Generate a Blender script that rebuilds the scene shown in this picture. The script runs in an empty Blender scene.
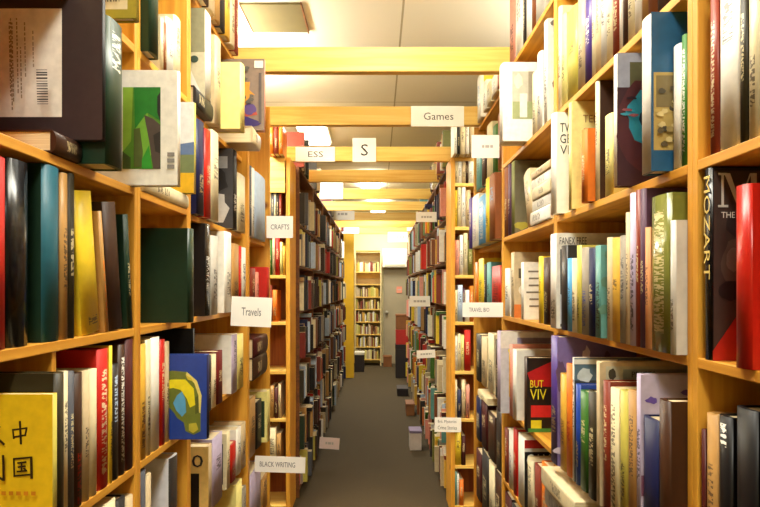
import bpy, bmesh, math, random
from mathutils import Vector, Matrix

rnd = random.Random(7)
scene = bpy.context.scene
COL = scene.collection
H = 1.40            # eye height
F = 600.0           # focal length in pixels of the 760 x 507 frame
CX, CY = 378.0, 288.0
PL = 0.485          # distance of the shelf faces from the aisle centre line

# ------------------------------------------------------------------ colours
def lin(c):
    return tuple(((v/255)/12.92 if v/255 <= 0.04045 else ((v/255+0.055)/1.055)**2.4) for v in c)

C = {
 'white': (238,234,222), 'cream': (226,212,172), 'pale yellow': (236,224,138), 'yellow': (232,200,48),
 'orange': (224,118,30), 'peach': (218,150,98), 'tan': (180,136,76), 'brown': (132,74,36), 'dark brown': (62,36,20),
 'black': (17,15,16), 'charcoal': (48,44,42), 'grey': (150,140,124), 'pale grey': (200,196,186), 'dark red': (104,20,18),
 'red': (186,32,20), 'red-brown': (134,52,32), 'pink': (222,150,130), 'purple': (74,50,132), 'lavender': (186,172,198),
 'navy': (24,30,72), 'blue': (34,66,156), 'pale blue': (186,206,232), 'sky blue': (84,158,208), 'teal': (98,156,150),
 'blue-green': (34,96,112), 'dark green': (24,50,34), 'green': (58,112,40), 'olive': (116,118,52), 'olive yellow': (196,184,84),
 'dark olive': (50,44,26), 'slate': (84,86,94), 'plum': (90,56,78), 'maroon': (74,24,22), 'gold': (214,166,60), 'beige': (206,184,144),
}

# ------------------------------------------------------------------ materials
def new_mat(name):
    m = bpy.data.materials.new(name); m.use_nodes = True
    nt = m.node_tree
    return m, nt, nt.nodes['Principled BSDF']

def N(nt, t, **kw):
    n = nt.nodes.new(t)
    for k, v in kw.items():
        setattr(n, k, v)
    return n

def flat_mat(name, rgb, rough=0.6, noise=0.0, nscale=20.0, bump=0.0):
    m, nt, b = new_mat(name)
    b.inputs['Roughness'].default_value = rough
    c = lin(rgb)
    if noise:
        tc = N(nt, 'ShaderNodeTexCoord'); no = N(nt, 'ShaderNodeTexNoise')
        no.inputs['Scale'].default_value = nscale; no.inputs['Detail'].default_value = 5
        nt.links.new(tc.outputs['Object'], no.inputs['Vector'])
        r = N(nt, 'ShaderNodeValToRGB')
        r.color_ramp.elements[0].position = 0.3; r.color_ramp.elements[1].position = 0.7
        r.color_ramp.elements[0].color = (*[v*(1-noise) for v in c], 1)
        r.color_ramp.elements[1].color = (*[min(1, v*(1+noise)) for v in c], 1)
        nt.links.new(no.outputs['Fac'], r.inputs['Fac']); nt.links.new(r.outputs['Color'], b.inputs['Base Color'])
        if bump:
            bp = N(nt, 'ShaderNodeBump'); bp.inputs['Strength'].default_value = bump; bp.inputs['Distance'].default_value = 0.01
            nt.links.new(no.outputs['Fac'], bp.inputs['Height']); nt.links.new(bp.outputs['Normal'], b.inputs['Normal'])
    else:
        b.inputs['Base Color'].default_value = (*c, 1)
    return m

def pine(name, light, dark, axis, rough=0.5):
    """pine board with grain running along AXIS (object space = world metres)"""
    m, nt, b = new_mat(name)
    tc = N(nt, 'ShaderNodeTexCoord'); mp = N(nt, 'ShaderNodeMapping')
    sc = [26.0, 26.0, 26.0]; sc[axis] = 1.3
    mp.inputs['Scale'].default_value = sc
    oi = N(nt, 'ShaderNodeObjectInfo'); ad = N(nt, 'ShaderNodeVectorMath', operation='ADD')
    ml = N(nt, 'ShaderNodeMath', operation='MULTIPLY'); ml.inputs[1].default_value = 37.0
    nt.links.new(oi.outputs['Random'], ml.inputs[0])
    nt.links.new(tc.outputs['Object'], ad.inputs[0]); nt.links.new(ml.outputs[0], ad.inputs[1])
    nt.links.new(ad.outputs[0], mp.inputs['Vector'])
    no = N(nt, 'ShaderNodeTexNoise'); no.inputs['Scale'].default_value = 1.6; no.inputs['Detail'].default_value = 6
    no.inputs['Distortion'].default_value = 0.6
    nt.links.new(mp.outputs[0], no.inputs['Vector'])
    r = N(nt, 'ShaderNodeValToRGB')
    r.color_ramp.elements[0].position = 0.36; r.color_ramp.elements[1].position = 0.62
    r.color_ramp.elements[0].color = (*lin(dark), 1); r.color_ramp.elements[1].color = (*lin(light), 1)
    nt.links.new(no.outputs['Fac'], r.inputs['Fac'])
    # knots
    vo = N(nt, 'ShaderNodeTexVoronoi'); vo.inputs['Scale'].default_value = 3.2
    nt.links.new(ad.outputs[0], vo.inputs['Vector'])
    kr = N(nt, 'ShaderNodeValToRGB')
    kr.color_ramp.elements[0].position = 0.03; kr.color_ramp.elements[1].position = 0.075
    kr.color_ramp.elements[0].color = (1,1,1,1); kr.color_ramp.elements[1].color = (0,0,0,1)
    nt.links.new(vo.outputs['Distance'], kr.inputs['Fac'])
    mx = N(nt, 'ShaderNodeMix', data_type='RGBA')
    nt.links.new(kr.outputs['Color'], mx.inputs[0]); nt.links.new(r.outputs['Color'], mx.inputs[6])
    mx.inputs[7].default_value = (*lin((124,64,14)), 1)
    nt.links.new(mx.outputs[2], b.inputs['Base Color'])
    b.inputs['Roughness'].default_value = rough
    return m

WL, WD = (224,164,56), (198,132,34)
M_shelf = pine('pine_shelf', WL, WD, 1)
M_upright = pine('pine_upright', WL, WD, 2)
M_cross_lit = pine('pine_cross_lit', (240,202,108), (226,176,76), 0)  # same pine made paler: strong light on the beams put into the colour
M_back_shaded = pine('pine_back_shaded', (156,84,28), (128,62,18), 2, 0.7)  # same pine made darker: shade inside the bookcases put into the colour
M_darkshelf = pine('dark_shelf', (120,70,28), (92,50,20), 1, 0.6)  # darker wood tone for the far bookcases
M_cream_wood = flat_mat('painted_wood', (226,204,150), 0.55, 0.06, 8)

def book_material():
    m, nt, b = new_mat('book_cloth')
    L = nt.links.new
    def attr(name, t):
        a = N(nt, 'ShaderNodeAttribute'); a.attribute_type = t; a.attribute_name = name; return a
    def math_(op, a, bb, clamp=False):
        n = N(nt, 'ShaderNodeMath', operation=op); n.use_clamp = clamp
        for i, v in enumerate((a, bb)):
            if hasattr(v, 'links') or hasattr(v, 'is_linked'):
                L(v, n.inputs[i])
            elif v is not None:
                n.inputs[i].default_value = v
        return n.outputs[0]
    sp = attr('spine', 'GEOMETRY').outputs['Fac']
    sc = attr('spine_colour', 'OBJECT').outputs['Color']
    bc = attr('board_colour', 'OBJECT').outputs['Color']
    ic = attr('ink_colour', 'OBJECT').outputs['Color']
    lo = attr('title_low', 'OBJECT').outputs['Fac']
    hi = attr('title_high', 'OBJECT').outputs['Fac']
    bd = attr('band', 'OBJECT').outputs['Fac']
    seed = attr('seed', 'OBJECT').outputs['Fac']
    uv = N(nt, 'ShaderNodeUVMap'); uv.uv_map = 'UVMap'
    sx = N(nt, 'ShaderNodeSeparateXYZ'); L(uv.outputs[0], sx.inputs[0])
    u, v = sx.outputs[0], sx.outputs[1]
    cb = N(nt, 'ShaderNodeCombineXYZ')
    L(math_('MULTIPLY', u, 3.2), cb.inputs[0]); L(math_('MULTIPLY', v, 62.0), cb.inputs[1]); L(seed, cb.inputs[2])
    no = N(nt, 'ShaderNodeTexNoise'); no.inputs['Scale'].default_value = 1.0; no.inputs['Detail'].default_value = 2
    L(cb.outputs[0], no.inputs['Vector'])
    letters = math_('GREATER_THAN', no.outputs['Fac'], 0.5)
    inu = math_('LESS_THAN', math_('ABSOLUTE', math_('SUBTRACT', u, 0.5), None), 0.24)
    inv = math_('MULTIPLY', math_('GREATER_THAN', v, lo), math_('LESS_THAN', v, hi))
    title = math_('MULTIPLY', math_('MULTIPLY', letters, inu), inv)
    w = math_('ABSOLUTE', math_('SUBTRACT', math_('ABSOLUTE', math_('SUBTRACT', v, 0.5), None), 0.39), None)
    band = math_('MULTIPLY', math_('LESS_THAN', w, 0.012), bd)
    ink = math_('MULTIPLY', math_('MAXIMUM', title, band), sp, True)
    m1 = N(nt, 'ShaderNodeMix', data_type='RGBA'); L(sp, m1.inputs[0]); L(bc, m1.inputs[6]); L(sc, m1.inputs[7])
    m2 = N(nt, 'ShaderNodeMix', data_type='RGBA'); L(math_('MULTIPLY', ink, 0.75), m2.inputs[0]); L(m1.outputs[2], m2.inputs[6]); L(ic, m2.inputs[7])
    # a little rubbing and fading that belongs to the cloth
    tc = N(nt, 'ShaderNodeTexCoord'); n2 = N(nt, 'ShaderNodeTexNoise'); n2.inputs['Scale'].default_value = 45; n2.inputs['Detail'].default_value = 4
    L(tc.outputs['Object'], n2.inputs['Vector'])
    m3 = N(nt, 'ShaderNodeMix', data_type='RGBA', blend_type='MULTIPLY'); m3.inputs[0].default_value = 0.35
    L(m2.outputs[2], m3.inputs[6]); L(n2.outputs['Color'], m3.inputs[7])
    cr = N(nt, 'ShaderNodeMapRange'); cr.inputs[1].default_value = 0.25; cr.inputs[2].default_value = 0.6; cr.inputs[3].default_value = 0.6; cr.inputs[4].default_value = 1.0
    L(n2.outputs['Fac'], cr.inputs[0]); L(cr.outputs[0], m3.inputs[7])
    L(m3.outputs[2], b.inputs['Base Color'])
    L(attr('rough', 'OBJECT').outputs['Fac'], b.inputs['Roughness'])
    b.inputs['Specular IOR Level'].default_value = 0.3
    return m
M_book = book_material()

def page_material(name, axis):
    """fine leaf lines; AXIS is the direction across the leaves"""
    m, nt, b = new_mat(name)
    tc = N(nt, 'ShaderNodeTexCoord'); mp = N(nt, 'ShaderNodeMapping')
    sc = [6.0, 6.0, 6.0]; sc[axis] = 700.0
    mp.inputs['Scale'].default_value = sc
    no = N(nt, 'ShaderNodeTexNoise'); no.inputs['Scale'].default_value = 1.0; no.inputs['Detail'].default_value = 2
    nt.links.new(tc.outputs['Object'], mp.inputs[0]); nt.links.new(mp.outputs[0], no.inputs['Vector'])
    r = N(nt, 'ShaderNodeValToRGB'); r.color_ramp.elements[0].position = 0.3; r.color_ramp.elements[1].position = 0.7
    r.color_ramp.elements[0].color = (*lin((204,182,136)), 1); r.color_ramp.elements[1].color = (*lin((234,219,182)), 1)
    nt.links.new(no.outputs['Fac'], r.inputs['Fac']); nt.links.new(r.outputs['Color'], b.inputs['Base Color'])
    b.inputs['Roughness'].default_value = 0.85
    return m
M_pages = {'R': page_material('page_edges', 1), 'F': page_material('page_edges_cross', 0), 'Rflat': page_material('page_edges_lying', 2)}
M_pages['L'] = M_pages['R']; M_pages['Lflat'] = M_pages['Rflat']

def ink_material(name, attr, rough):
    m, nt, b = new_mat(name)
    a = N(nt, 'ShaderNodeAttribute'); a.attribute_type = 'GEOMETRY'; a.attribute_name = attr
    tc = N(nt, 'ShaderNodeTexCoord'); no = N(nt, 'ShaderNodeTexNoise'); no.inputs['Scale'].default_value = 60; no.inputs['Detail'].default_value = 3
    nt.links.new(tc.outputs['Object'], no.inputs['Vector'])
    cr = N(nt, 'ShaderNodeMapRange'); cr.inputs[1].default_value = 0.3; cr.inputs[2].default_value = 0.65; cr.inputs[3].default_value = 0.78; cr.inputs[4].default_value = 1.0
    nt.links.new(no.outputs['Fac'], cr.inputs[0])
    mx = N(nt, 'ShaderNodeMix', data_type='RGBA', blend_type='MULTIPLY'); mx.inputs[0].default_value = 0.7
    nt.links.new(a.outputs['Color'], mx.inputs[6]); nt.links.new(cr.outputs[0], mx.inputs[7])
    nt.links.new(mx.outputs[2], b.inputs['Base Color']); b.inputs['Roughness'].default_value = rough
    return m
M_ink = ink_material('printed_ink', 'Col', 0.4)
M_paper = flat_mat('white_card', (246,243,236), 0.7, 0.03, 14)
M_text = flat_mat('black_ink', (38,36,40), 0.6)
M_gold = flat_mat('gold_ink', (226,196,110), 0.4)
M_whiteink = flat_mat('white_ink', (226,222,208), 0.5)

# ------------------------------------------------------------------ object helpers
def link(o, parent=None):
    COL.objects.link(o)
    if parent is not None:
        o.parent = parent
    return o

def empty(name, loc, label, cat, group=None, rot=(0,0,0)):
    o = bpy.data.objects.new(name, None)
    o.empty_display_size = 0.05
    o.location = loc; o.rotation_euler = rot
    o['label'] = label; o['category'] = cat
    if group: o['group'] = group
    return link(o)

def mesh_obj(name, bm, mat, parent=None, loc=(0,0,0)):
    me = bpy.data.meshes.new(name)
    bmesh.ops.recalc_face_normals(bm, faces=bm.faces)
    bm.to_mesh(me); bm.free()
    for m in (mat if isinstance(mat, (list, tuple)) else [mat]):
        me.materials.append(m)
    o = bpy.data.objects.new(name, me)
    o.location = loc
    return link(o, parent)

def add_box(bm, lo, hi, bevel=0.0, mi=0):
    vs = [bm.verts.new((x, y, z)) for z in (lo[2], hi[2]) for y in (lo[1], hi[1]) for x in (lo[0], hi[0])]
    fs = [bm.faces.new([vs[i] for i in q]) for q in ((0,2,3,1),(4,5,7,6),(0,1,5,4),(2,6,7,3),(0,4,6,2),(1,3,7,5))]
    for f in fs: f.material_index = mi
    if bevel:
        es = list({e for f in fs for e in f.edges})
        bmesh.ops.bevel(bm, geom=es, offset=bevel, segments=2, affect='EDGES', profile=0.5)
    return fs

def box_obj(name, lo, hi, mat, parent=None, bevel=0.0, loc=(0,0,0)):
    bm = bmesh.new(); add_box(bm, lo, hi, bevel)
    return mesh_obj(name, bm, mat, parent, loc)

def struct(name, lo, hi, mat, label):
    o = box_obj(name, lo, hi, mat); o['kind'] = 'structure'; o['label'] = label
    return o

def thing(o, label, cat, group=None):
    o['label'] = label; o['category'] = cat
    if group: o['group'] = group
    return o

def text_polys(body):
    cu = bpy.data.curves.new('txt', 'FONT'); cu.body = body; cu.size = 1.0; cu.resolution_u = 2
    ob = bpy.data.objects.new('txt', cu); COL.objects.link(ob)
    bpy.context.view_layer.update()
    me = bpy.data.meshes.new_from_object(ob.evaluated_get(bpy.context.evaluated_depsgraph_get()))
    vs = [(v.co.x, v.co.y) for v in me.vertices]; fs = [tuple(p.vertices) for p in me.polygons]
    bpy.data.objects.remove(ob); bpy.data.curves.remove(cu); bpy.data.meshes.remove(me)
    x0 = min(v[0] for v in vs); x1 = max(v[0] for v in vs); y0 = min(v[1] for v in vs); y1 = max(v[1] for v in vs)
    return [((x-x0)/(x1-x0), (y-y0)/(y1-y0)) for x, y in vs], fs

def text_obj(name, body, origin, ux, uy, w, h, mat, parent):
    """lettering W wide along UX and H high along UY, lower corner at ORIGIN (parent space)"""
    vs, fs = text_polys(body)
    bm = bmesh.new()
    o, ux, uy = Vector(origin), Vector(ux), Vector(uy)
    bv = [bm.verts.new(o + ux*(a*w) + uy*(b*h)) for a, b in vs]
    for f in fs:
        try: bm.faces.new([bv[i] for i in f])
        except ValueError: pass
    return mesh_obj(name, bm, mat, parent)

# ------------------------------------------------------------------ books
used_labels = set()
BOOKS = []      # records, for labels

AX = {  # local x (depth), y (thickness), z (height) -> world
 'R': (Vector((1,0,0)), Vector((0,1,0)), Vector((0,0,1))),
 'L': (Vector((-1,0,0)), Vector((0,1,0)), Vector((0,0,1))),
 'F': (Vector((0,1,0)), Vector((1,0,0)), Vector((0,0,1))),
 'Rflat': (Vector((1,0,0)), Vector((0,0,1)), Vector((0,1,0))),
 'Lflat': (Vector((-1,0,0)), Vector((0,0,1)), Vector((0,1,0))),
}

def cover_bm(t, h, d, ax, hard):
    b = min(0.0026 if hard else 0.0009, t*0.2)
    r = min(t*0.28, 0.006) if hard else min(t*0.12, 0.002)
    out = [(d,0),(r,0),(r*0.3,t*0.14),(0,t*0.36),(0,t*0.64),(r*0.3,t*0.86),(r,t),(d,t)]
    inn = [(d,t-b),(r+b,t-b),(r+b,b),(d,b)]
    prof = out + inn
    bm = bmesh.new(); uvl = bm.loops.layers.uv.new('UVMap'); sl = bm.faces.layers.float.new('spine')
    X, Y, Z = ax
    lo = [bm.verts.new(X*x + Y*y) for x, y in prof]
    hi = [bm.verts.new(X*x + Y*y + Z*h) for x, y in prof]
    n = len(prof)
    loc = {}
    for i, (x, y) in enumerate(prof):
        loc[lo[i]] = (x, y, 0.0); loc[hi[i]] = (x, y, h)
    for i in range(n):
        j = (i+1) % n
        f = bm.faces.new((lo[i], lo[j], hi[j], hi[i]))
        is_sp = 1 <= i <= 5
        f[sl] = 1.0 if is_sp else 0.0
        f.smooth = is_sp
        for l in f.loops:
            x, y, z = loc[l.vert]
            l[uvl].uv = (y/t, z/h) if is_sp else (x/d, z/h)
    # end caps as quads: spine strip and both boards
    m = {k: i for i, k in enumerate(prof)}
    for ring in (lo, hi):
        bm.faces.new((ring[0], ring[1], ring[10], ring[11]))
        bm.faces.new((ring[7], ring[8], ring[9], ring[6]))
        bm.faces.new([ring[k] for k in (1,2,3,4,5,6,9,10)])
    return bm, b, r

def make_book(side, base, t, h, d, col, name='book', board=None, ink=None, lean=0.0, hard=True, gloss=None, title=None, band=0,
              spine_text=None, art=None, rec=None, far_pivot=False):
    """BASE is the near lower corner of the spine in world space"""
    ax = AX[side]
    cc = C[col] if isinstance(col, str) else col
    bc = C[board] if isinstance(board, str) else (board or cc)
    rot = (0,0,0)
    if lean:
        rot = (math.radians(lean), 0, 0) if side in 'RL' else (0, math.radians(lean), 0)
    e = empty(name, base, '', 'book', 'books on the bookcases', rot)
    bm, b, r = cover_bm(t, h, d, ax, hard)
    off = Vector((0,0,0))
    if far_pivot:
        off = -ax[1]*t
    if off.length:
        bmesh.ops.translate(bm, verts=bm.verts, vec=off)
    cv = mesh_obj('cover', bm, M_book, e)
    jit = rnd.uniform(0.9, 1.06)
    cv['spine_colour'] = [min(1, v*jit) for v in lin(cc)]
    cv['board_colour'] = [min(1, v*jit) for v in lin(bc)]
    lum = sum(cc)/3
    ik = C[ink] if ink else ((40,34,36) if lum > 130 else (214,198,150))
    cv['ink_colour'] = list(lin(ik))
    if title is None:
        a = rnd.uniform(0.15, 0.5); title = (a, a + rnd.uniform(0.2, 0.42))
    if t < 0.007: title = (2.0, 2.1)
    cv['title_low'], cv['title_high'] = float(title[0]), float(title[1])
    cv['band'] = float(band); cv['seed'] = rnd.uniform(0, 90)
    cv['rough'] = float(gloss if gloss is not None else rnd.uniform(0.32, 0.6))
    X, Y, Z = ax
    ins = 0.003 if hard else 0.0006
    bm = bmesh.new()
    x0, x1, y0, y1, z0, z1 = r+b, d-ins, b, t-b, ins, h-ins
    vs = [bm.verts.new(off + X*x + Y*y + Z*z) for z in (z0, z1) for y in (y0, y1) for x in (x0, x1)]
    for q in ((0,2,3,1),(4,5,7,6),(0,1,5,4),(2,6,7,3),(0,4,6,2),(1,3,7,5)):
        bm.faces.new([vs[i] for i in q])
    mesh_obj('pages', bm, M_pages[side], e)
    if spine_text:
        body, lo_, hi_, mat = spine_text
        up = -Y if side == 'R' else Y
        w = t*0.62
        o = off + (Y*(t*0.81) if side == 'R' else Y*(t*0.19)) + X*(-0.0006) + Z*(hi_*h)
        text_obj('title_lettering', body, o, -Z, up, (hi_-lo_)*h, w, mat, cv)
    if art:
        draw_art(cv, art, side, d, h, off, bc)
    return e

def draw_art(e, art, side, d, h, off, ground):
    """ART: (polygons, texts) in picture coordinates a (left to right) and b (up) of the board that faces down the aisle"""
    polys, texts = art
    if polys: polys = [(ground, rect(0.004, 0.004, 0.996, 0.996))] + list(polys)
    def P(a, b, k):
        x = (a*d if side == 'R' else -(1-a)*d)
        return off + Vector((x, -0.0005 - 0.00025*k, b*h))
    if polys:
        bm = bmesh.new(); cl = bm.loops.layers.float_color.new('Col')
        for k, (col, pts) in enumerate(polys):
            c = lin(C[col] if isinstance(col, str) else col)
            f = bm.faces.new([bm.verts.new(P(a, b, k)) for a, b in pts])
            for l in f.loops: l[cl] = (*c, 1)
        me = bpy.data.meshes.new('cover_picture'); bm.normal_update()
        for f in bm.faces:
            if f.normal.y > 0: f.normal_flip()
        bm.to_mesh(me); bm.free(); me.materials.append(M_ink)
        link(bpy.data.objects.new('cover_picture', me), e)
    for body, a0, b0, a1, b1, mat in texts:
        k = len(polys) + 2
        o = P(a0, b0, k)
        text_obj('cover_lettering', body, o, (1,0,0), (0,0,1), (a1-a0)*d, (b1-b0)*h, mat, e)

def rect(a0, b0, a1, b1): return [(a0,b0),(a1,b0),(a1,b1),(a0,b1)]
def oval(a, b, ra, rb, n=20, wob=0.0, seed=0):
    r2 = random.Random(seed)
    return [(a + ra*math.cos(2*math.pi*i/n)*(1+r2.uniform(-wob, wob)), b + rb*math.sin(2*math.pi*i/n)*(1+r2.uniform(-wob, wob))) for i in range(n)]
def stroke(pts, w, asp=1.0):
    """brush stroke as quads; asp = width/height of the board so that strokes keep even width"""
    out = []
    for (a0, b0), (a1, b1) in zip(pts, pts[1:]):
        da, db = (a1-a0)*asp, (b1-b0); L = math.hypot(da, db) or 1
        na, nb = -db/L*w/asp, da/L*w
        ea, eb = da/L*w*0.6/asp, db/L*w*0.6
        out.append([(a0-ea+na, b0-eb+nb), (a0-ea-na, b0-eb-nb), (a1+ea-na, b1+eb-nb), (a1+ea+na, b1+eb+nb)])
    return out

def pic(pts, x0, w, yb, h): return [((x-x0)/w, (yb-y)/h) for x, y in pts]
def art_dark_jacket():
    p = [('white', rect(0.18,0.157,0.675,0.90))]
    r2 = random.Random(3)
    for x, y0, y1 in ((0.27,0.3,0.80),(0.295,0.2,0.82),(0.32,0.25,0.78),(0.37,0.3,0.80),(0.41,0.26,0.6),(0.45,0.40,0.76),(0.52,0.46,0.7)):
        y = y0
        while y < y1:
            q = y + r2.uniform(0.01, 0.03)
            p.append(((150,136,108), rect(x-0.005, y, x+0.005, min(q, y1)))); y = q + r2.uniform(0.006, 0.012)
    b = 0.21
    while b < 0.44:
        hh = r2.uniform(0.004, 0.012); p.append(((70,66,64), rect(0.555, b, 0.64, b+hh))); b += hh + r2.uniform(0.005, 0.012)
    return p, []

def art_golf():
    D = [((92,142,44), [(126,87),(163,87),(163,167),(126,167)]), ((140,178,58), [(126,87),(136,87),(134,140),(126,150)]), ((44,124,40), [(137,87),(163,87),(163,120),(150,112),(138,130)]),
         ((116,170,54), [(138,128),(150,112),(156,130),(158,150),(146,160),(138,150)]), ((84,70,60), [(147,114),(156,118),(163,124),(163,167),(156,167),(152,140)]), ((54,46,40), [(156,134),(163,130),(163,152),(158,150)]),
         ((44,42,36), [(160,96),(163,92),(163,120),(160,112)]), ((84,96,44), [(137,128),(143,127),(146,150),(145,165),(137,165)]), ((64,80,36), [(126,150),(134,156),(134,167),(126,167)]), ((52,146,44), [(145,158),(152,144),(155,167),(145,167)])]
    p = [(c, pic(q, 87, 93, 183, 113)) for c, q in D]
    for i in range(3):
        p.append(((140,136,130), pic([(170,151+i*6),(177,151+i*6),(177,155+i*6),(170,155+i*6)], 87, 93, 183, 113)))
    return p, []

def art_map():
    D = [((112,124,48), [(160,374),(171,371.6),(185,373),(194.6,382.6),(199,398),(198,417),(198,436),(191.5,440),(183.6,436),(182,427),(175.7,422),(173,417),(166,408)]),
         ((232,218,120), [(185,373),(194.6,382.6),(199,398),(198,417),(196,416),(196,398),(192,385),(184,376)]),
         ((238,224,36), [(164,382),(172,381),(183.6,381),(191.5,390.5),(193,408),(188,411),(185,401.5),(179,392),(172,390),(164,392)]),
         ((84,92,40), [(193,400),(196,398),(196.5,416),(193,418)]),
         ((92,166,212), [(175.7,398),(180.4,393.6),(183.6,401.5),(184.4,415.7),(180.4,420.5),(175,414),(172,406)]),
         ((190,180,60), [(187,428),(194,427),(196,434),(191,438),(187,435)]), ((214,198,60), [(184,376.5),(189,379),(191,383),(186,381)])]
    return [(c, pic(q, 137, 67, 445, 90)) for c, q in D], []

def art_chinese():
    dk = (44,30,12); p = []
    def Q(*pts, w=0.75):
        pp = pic(pts, -66, 124, 554, 160)
        for q in stroke(pp, w*0.0075, 0.775): p.append((dk, q))
    # upper right character: box cut by a long vertical
    Q((18,429),(19,438)); Q((18,429.5),(32,427.5)); Q((32,427.5),(30.5,435)); Q((19,436.5),(31,434.5)); Q((25.5,421),(26.5,443), w=.9)
    # lower right character: enclosure with inner strokes
    Q((19.5,458),(20,475)); Q((19.5,458),(37,456.5)); Q((37,456.5),(37.5,477), w=1.1); Q((20,475),(36,473.5))
    Q((24,462),(32,461)); Q((24.5,466),(31.5,465)); Q((23.5,470.5),(33,469.5)); Q((28,461.5),(28,470)); Q((30.5,467),(32,468.5))
    # left pair, partly out of sight
    Q((-6,432),(4,430)); Q((-1,420),(1,434),(11,443), w=1.0); Q((3,436),(-4,444)); Q((4,423),(7,426))
    Q((-10,460),(-2,459)); Q((-6,456),(-6,474)); Q((-10,466),(-2,465)); Q((4,458),(4,470)); Q((11,454),(11.5,478),(8,476), w=1.0)
    for i in range(6):
        x = 2 + i*7.5
        p.append(((196,128,24), pic([(x,493),(x+4.5,493),(x+4.5,489),(x,489)], -66, 124, 554, 160)))
    return p, []

def art_M():
    ser = 'pale grey'
    p = [((66,52,46), rect(0.01,0.02,0.98,0.98)), ((92,76,66), oval(0.17,0.50,0.11,0.14,20,0.1,5)), ((122,104,94), oval(0.14,0.52,0.05,0.06,16,0.1,6)), ((44,34,32), oval(0.18,0.70,0.10,0.06,16,0.1,8)),
         ((34,28,28), oval(0.12,0.36,0.09,0.05,16,0.1,12)), ((176,36,24), [(0.0,0.0),(0.5,0.0),(0.5,0.62),(0.0,0.05)])]
    k = 0.56
    for q in ([(0.10,0.80),(0.13,0.80),(0.13,0.965),(0.10,0.965)], [(0.06,0.79),(0.18,0.79),(0.18,0.802),(0.06,0.802)], [(0.06,0.955),(0.16,0.955),(0.16,0.967),(0.06,0.967)],
              [(0.13,0.965),(0.20,0.965),(0.33,0.80),(0.29,0.79)], [(0.29,0.79),(0.31,0.80),(0.45,0.965),(0.43,0.965)], [(0.44,0.80),(0.51,0.80),(0.51,0.965),(0.44,0.965)],
              [(0.40,0.79),(0.55,0.79),(0.55,0.802),(0.40,0.802)]):
        p.append((ser, [(a*k, b) for a, b in q]))
    return p, [('THE', 0.05, 0.735, 0.14, 0.765, M_whiteink)]

def art_blue():
    r2 = random.Random(11)
    p = [((26,84,124), rect(0,0,1,1)), ((176,150,84), rect(0.02,0.13,0.36,0.62)), ((120,104,66), rect(0.04,0.40,0.34,0.60)), ((186,160,92), rect(0.02,0.37,0.36,0.39))]
    for i in range(26):
        p.append((rnd.choice([(88,76,54),(206,186,130),(70,62,48),(150,130,80)]), oval(r2.uniform(0.06,0.32), r2.uniform(0.16,0.58), 0.03, 0.018, 8, 0.3, i)))
    return p, []

def art_eye():
    r2 = random.Random(21)
    p = [((66,34,36), rect(0.0,0.0,1,0.74)), ((160,160,172), rect(0.0,0.74,1,1)), ((96,92,60), rect(0.12,0.74,1,0.93)), ((86,40,40), oval(0.34,0.46,0.34,0.36,24,0.08,3)),
         ((52,146,164), oval(0.36,0.50,0.27,0.23,24,0.12,7)), ((40,40,52), oval(0.36,0.50,0.15,0.12,20,0.2,9)), ((70,160,176), oval(0.34,0.5,0.08,0.06,14,0.3,4))]
    for i in range(14):
        p.append((r2.choice([(46,26,30),(126,60,60),(64,150,168),(150,84,88)]), oval(r2.uniform(0.06,0.6), r2.uniform(0.06,0.70), 0.05, 0.012, 8, 0.3, i)))
    return p, []

def art_fanex():
    return [((44,40,52), rect(0.05,0.02,0.97,0.83)), ((206,214,226), [(0.05,0.05),(0.20,0.05),(0.24,0.3),(0.05,0.36)]), ((60,70,120), [(0.08,0.1),(0.15,0.05),(0.2,0.2)])], \
           [('FANEX FREE', 0.04, 0.88, 0.36, 0.955, M_text)]

def art_lilac():
    return [((226,220,210), rect(0.0,0.80,1,1)), ((198,196,202), rect(0.0,0.0,1,0.8)), ((150,142,170), rect(0.24,0.86,0.8,0.93)), ((232,196,60), rect(0.12,0.2,0.9,0.7)), ((238,226,90), rect(0.12,0.64,0.9,0.76)),
            ] + [((238,226,90), oval(0.16+i*0.12,0.77,0.055,0.035,12)) for i in range(6)], [('COOK', 0.34, 0.665, 0.7, 0.745, M_text)]

def art_viv():
    return [((26,20,20), rect(0,0,1,1)), ((186,24,30), [(0.0,0.8),(0.5,0.95),(0.9,0.8),(0.9,0.6),(0.1,0.62)]), ((220,40,40), rect(0.08,0.2,0.5,0.36)), ((236,220,40), rect(0.08,0.04,0.3,0.16)),
            ((70,140,60), rect(0.02,0.0,0.5,0.05))], [('BUT', 0.06, 0.60, 0.34, 0.70, M_yellowink), ('VIV', 0.06, 0.44, 0.40, 0.58, M_yellowink)]

def art_game():
    return [((20,18,20), rect(0,0,1,0.88)), ((196,28,28), rect(0,0.88,1,1)), ((230,226,220), rect(0,0.83,1,0.88))], [('GAME', 0.04, 0.62, 0.62, 0.80, M_whiteink)]

def art_ten():
    return [((240,228,146), rect(0,0,1,1))], [('TEN N', 0.14, 0.80, 0.46, 0.87, M_brownink), ('SEE', 0.14, 0.68, 0.40, 0.75, M_brownink)]
def art_two():
    return [], [('TWO', 0.08, 0.80, 0.36, 0.89, M_text), ('GEN', 0.08, 0.69, 0.34, 0.78, M_text), ('VIBE', 0.08, 0.58, 0.40, 0.67, M_text)]
def art_tanband():
    return [((190,186,160), rect(0.06,0.86,0.9,0.97)), ((60,54,40), oval(0.12,0.915,0.035,0.04,14,0.15,3)), ((150,160,156), rect(0.22,0.88,0.86,0.95))], [('PRICES', 0.30, 0.895, 0.52, 0.935, M_text)]
def art_lav():
    r2 = random.Random(5)
    return [((196,182,204), rect(0,0,1,1))] + [((104,80,160), oval(r2.uniform(0.08,0.6), r2.uniform(0.78,0.94), 0.05, 0.02, 10, 0.3, i)) for i in range(6)] + \
           [((126,76,96), rect(0,0.30,1,0.42)), ((60,30,40), rect(0,0.02,1,0.12))], []
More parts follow.
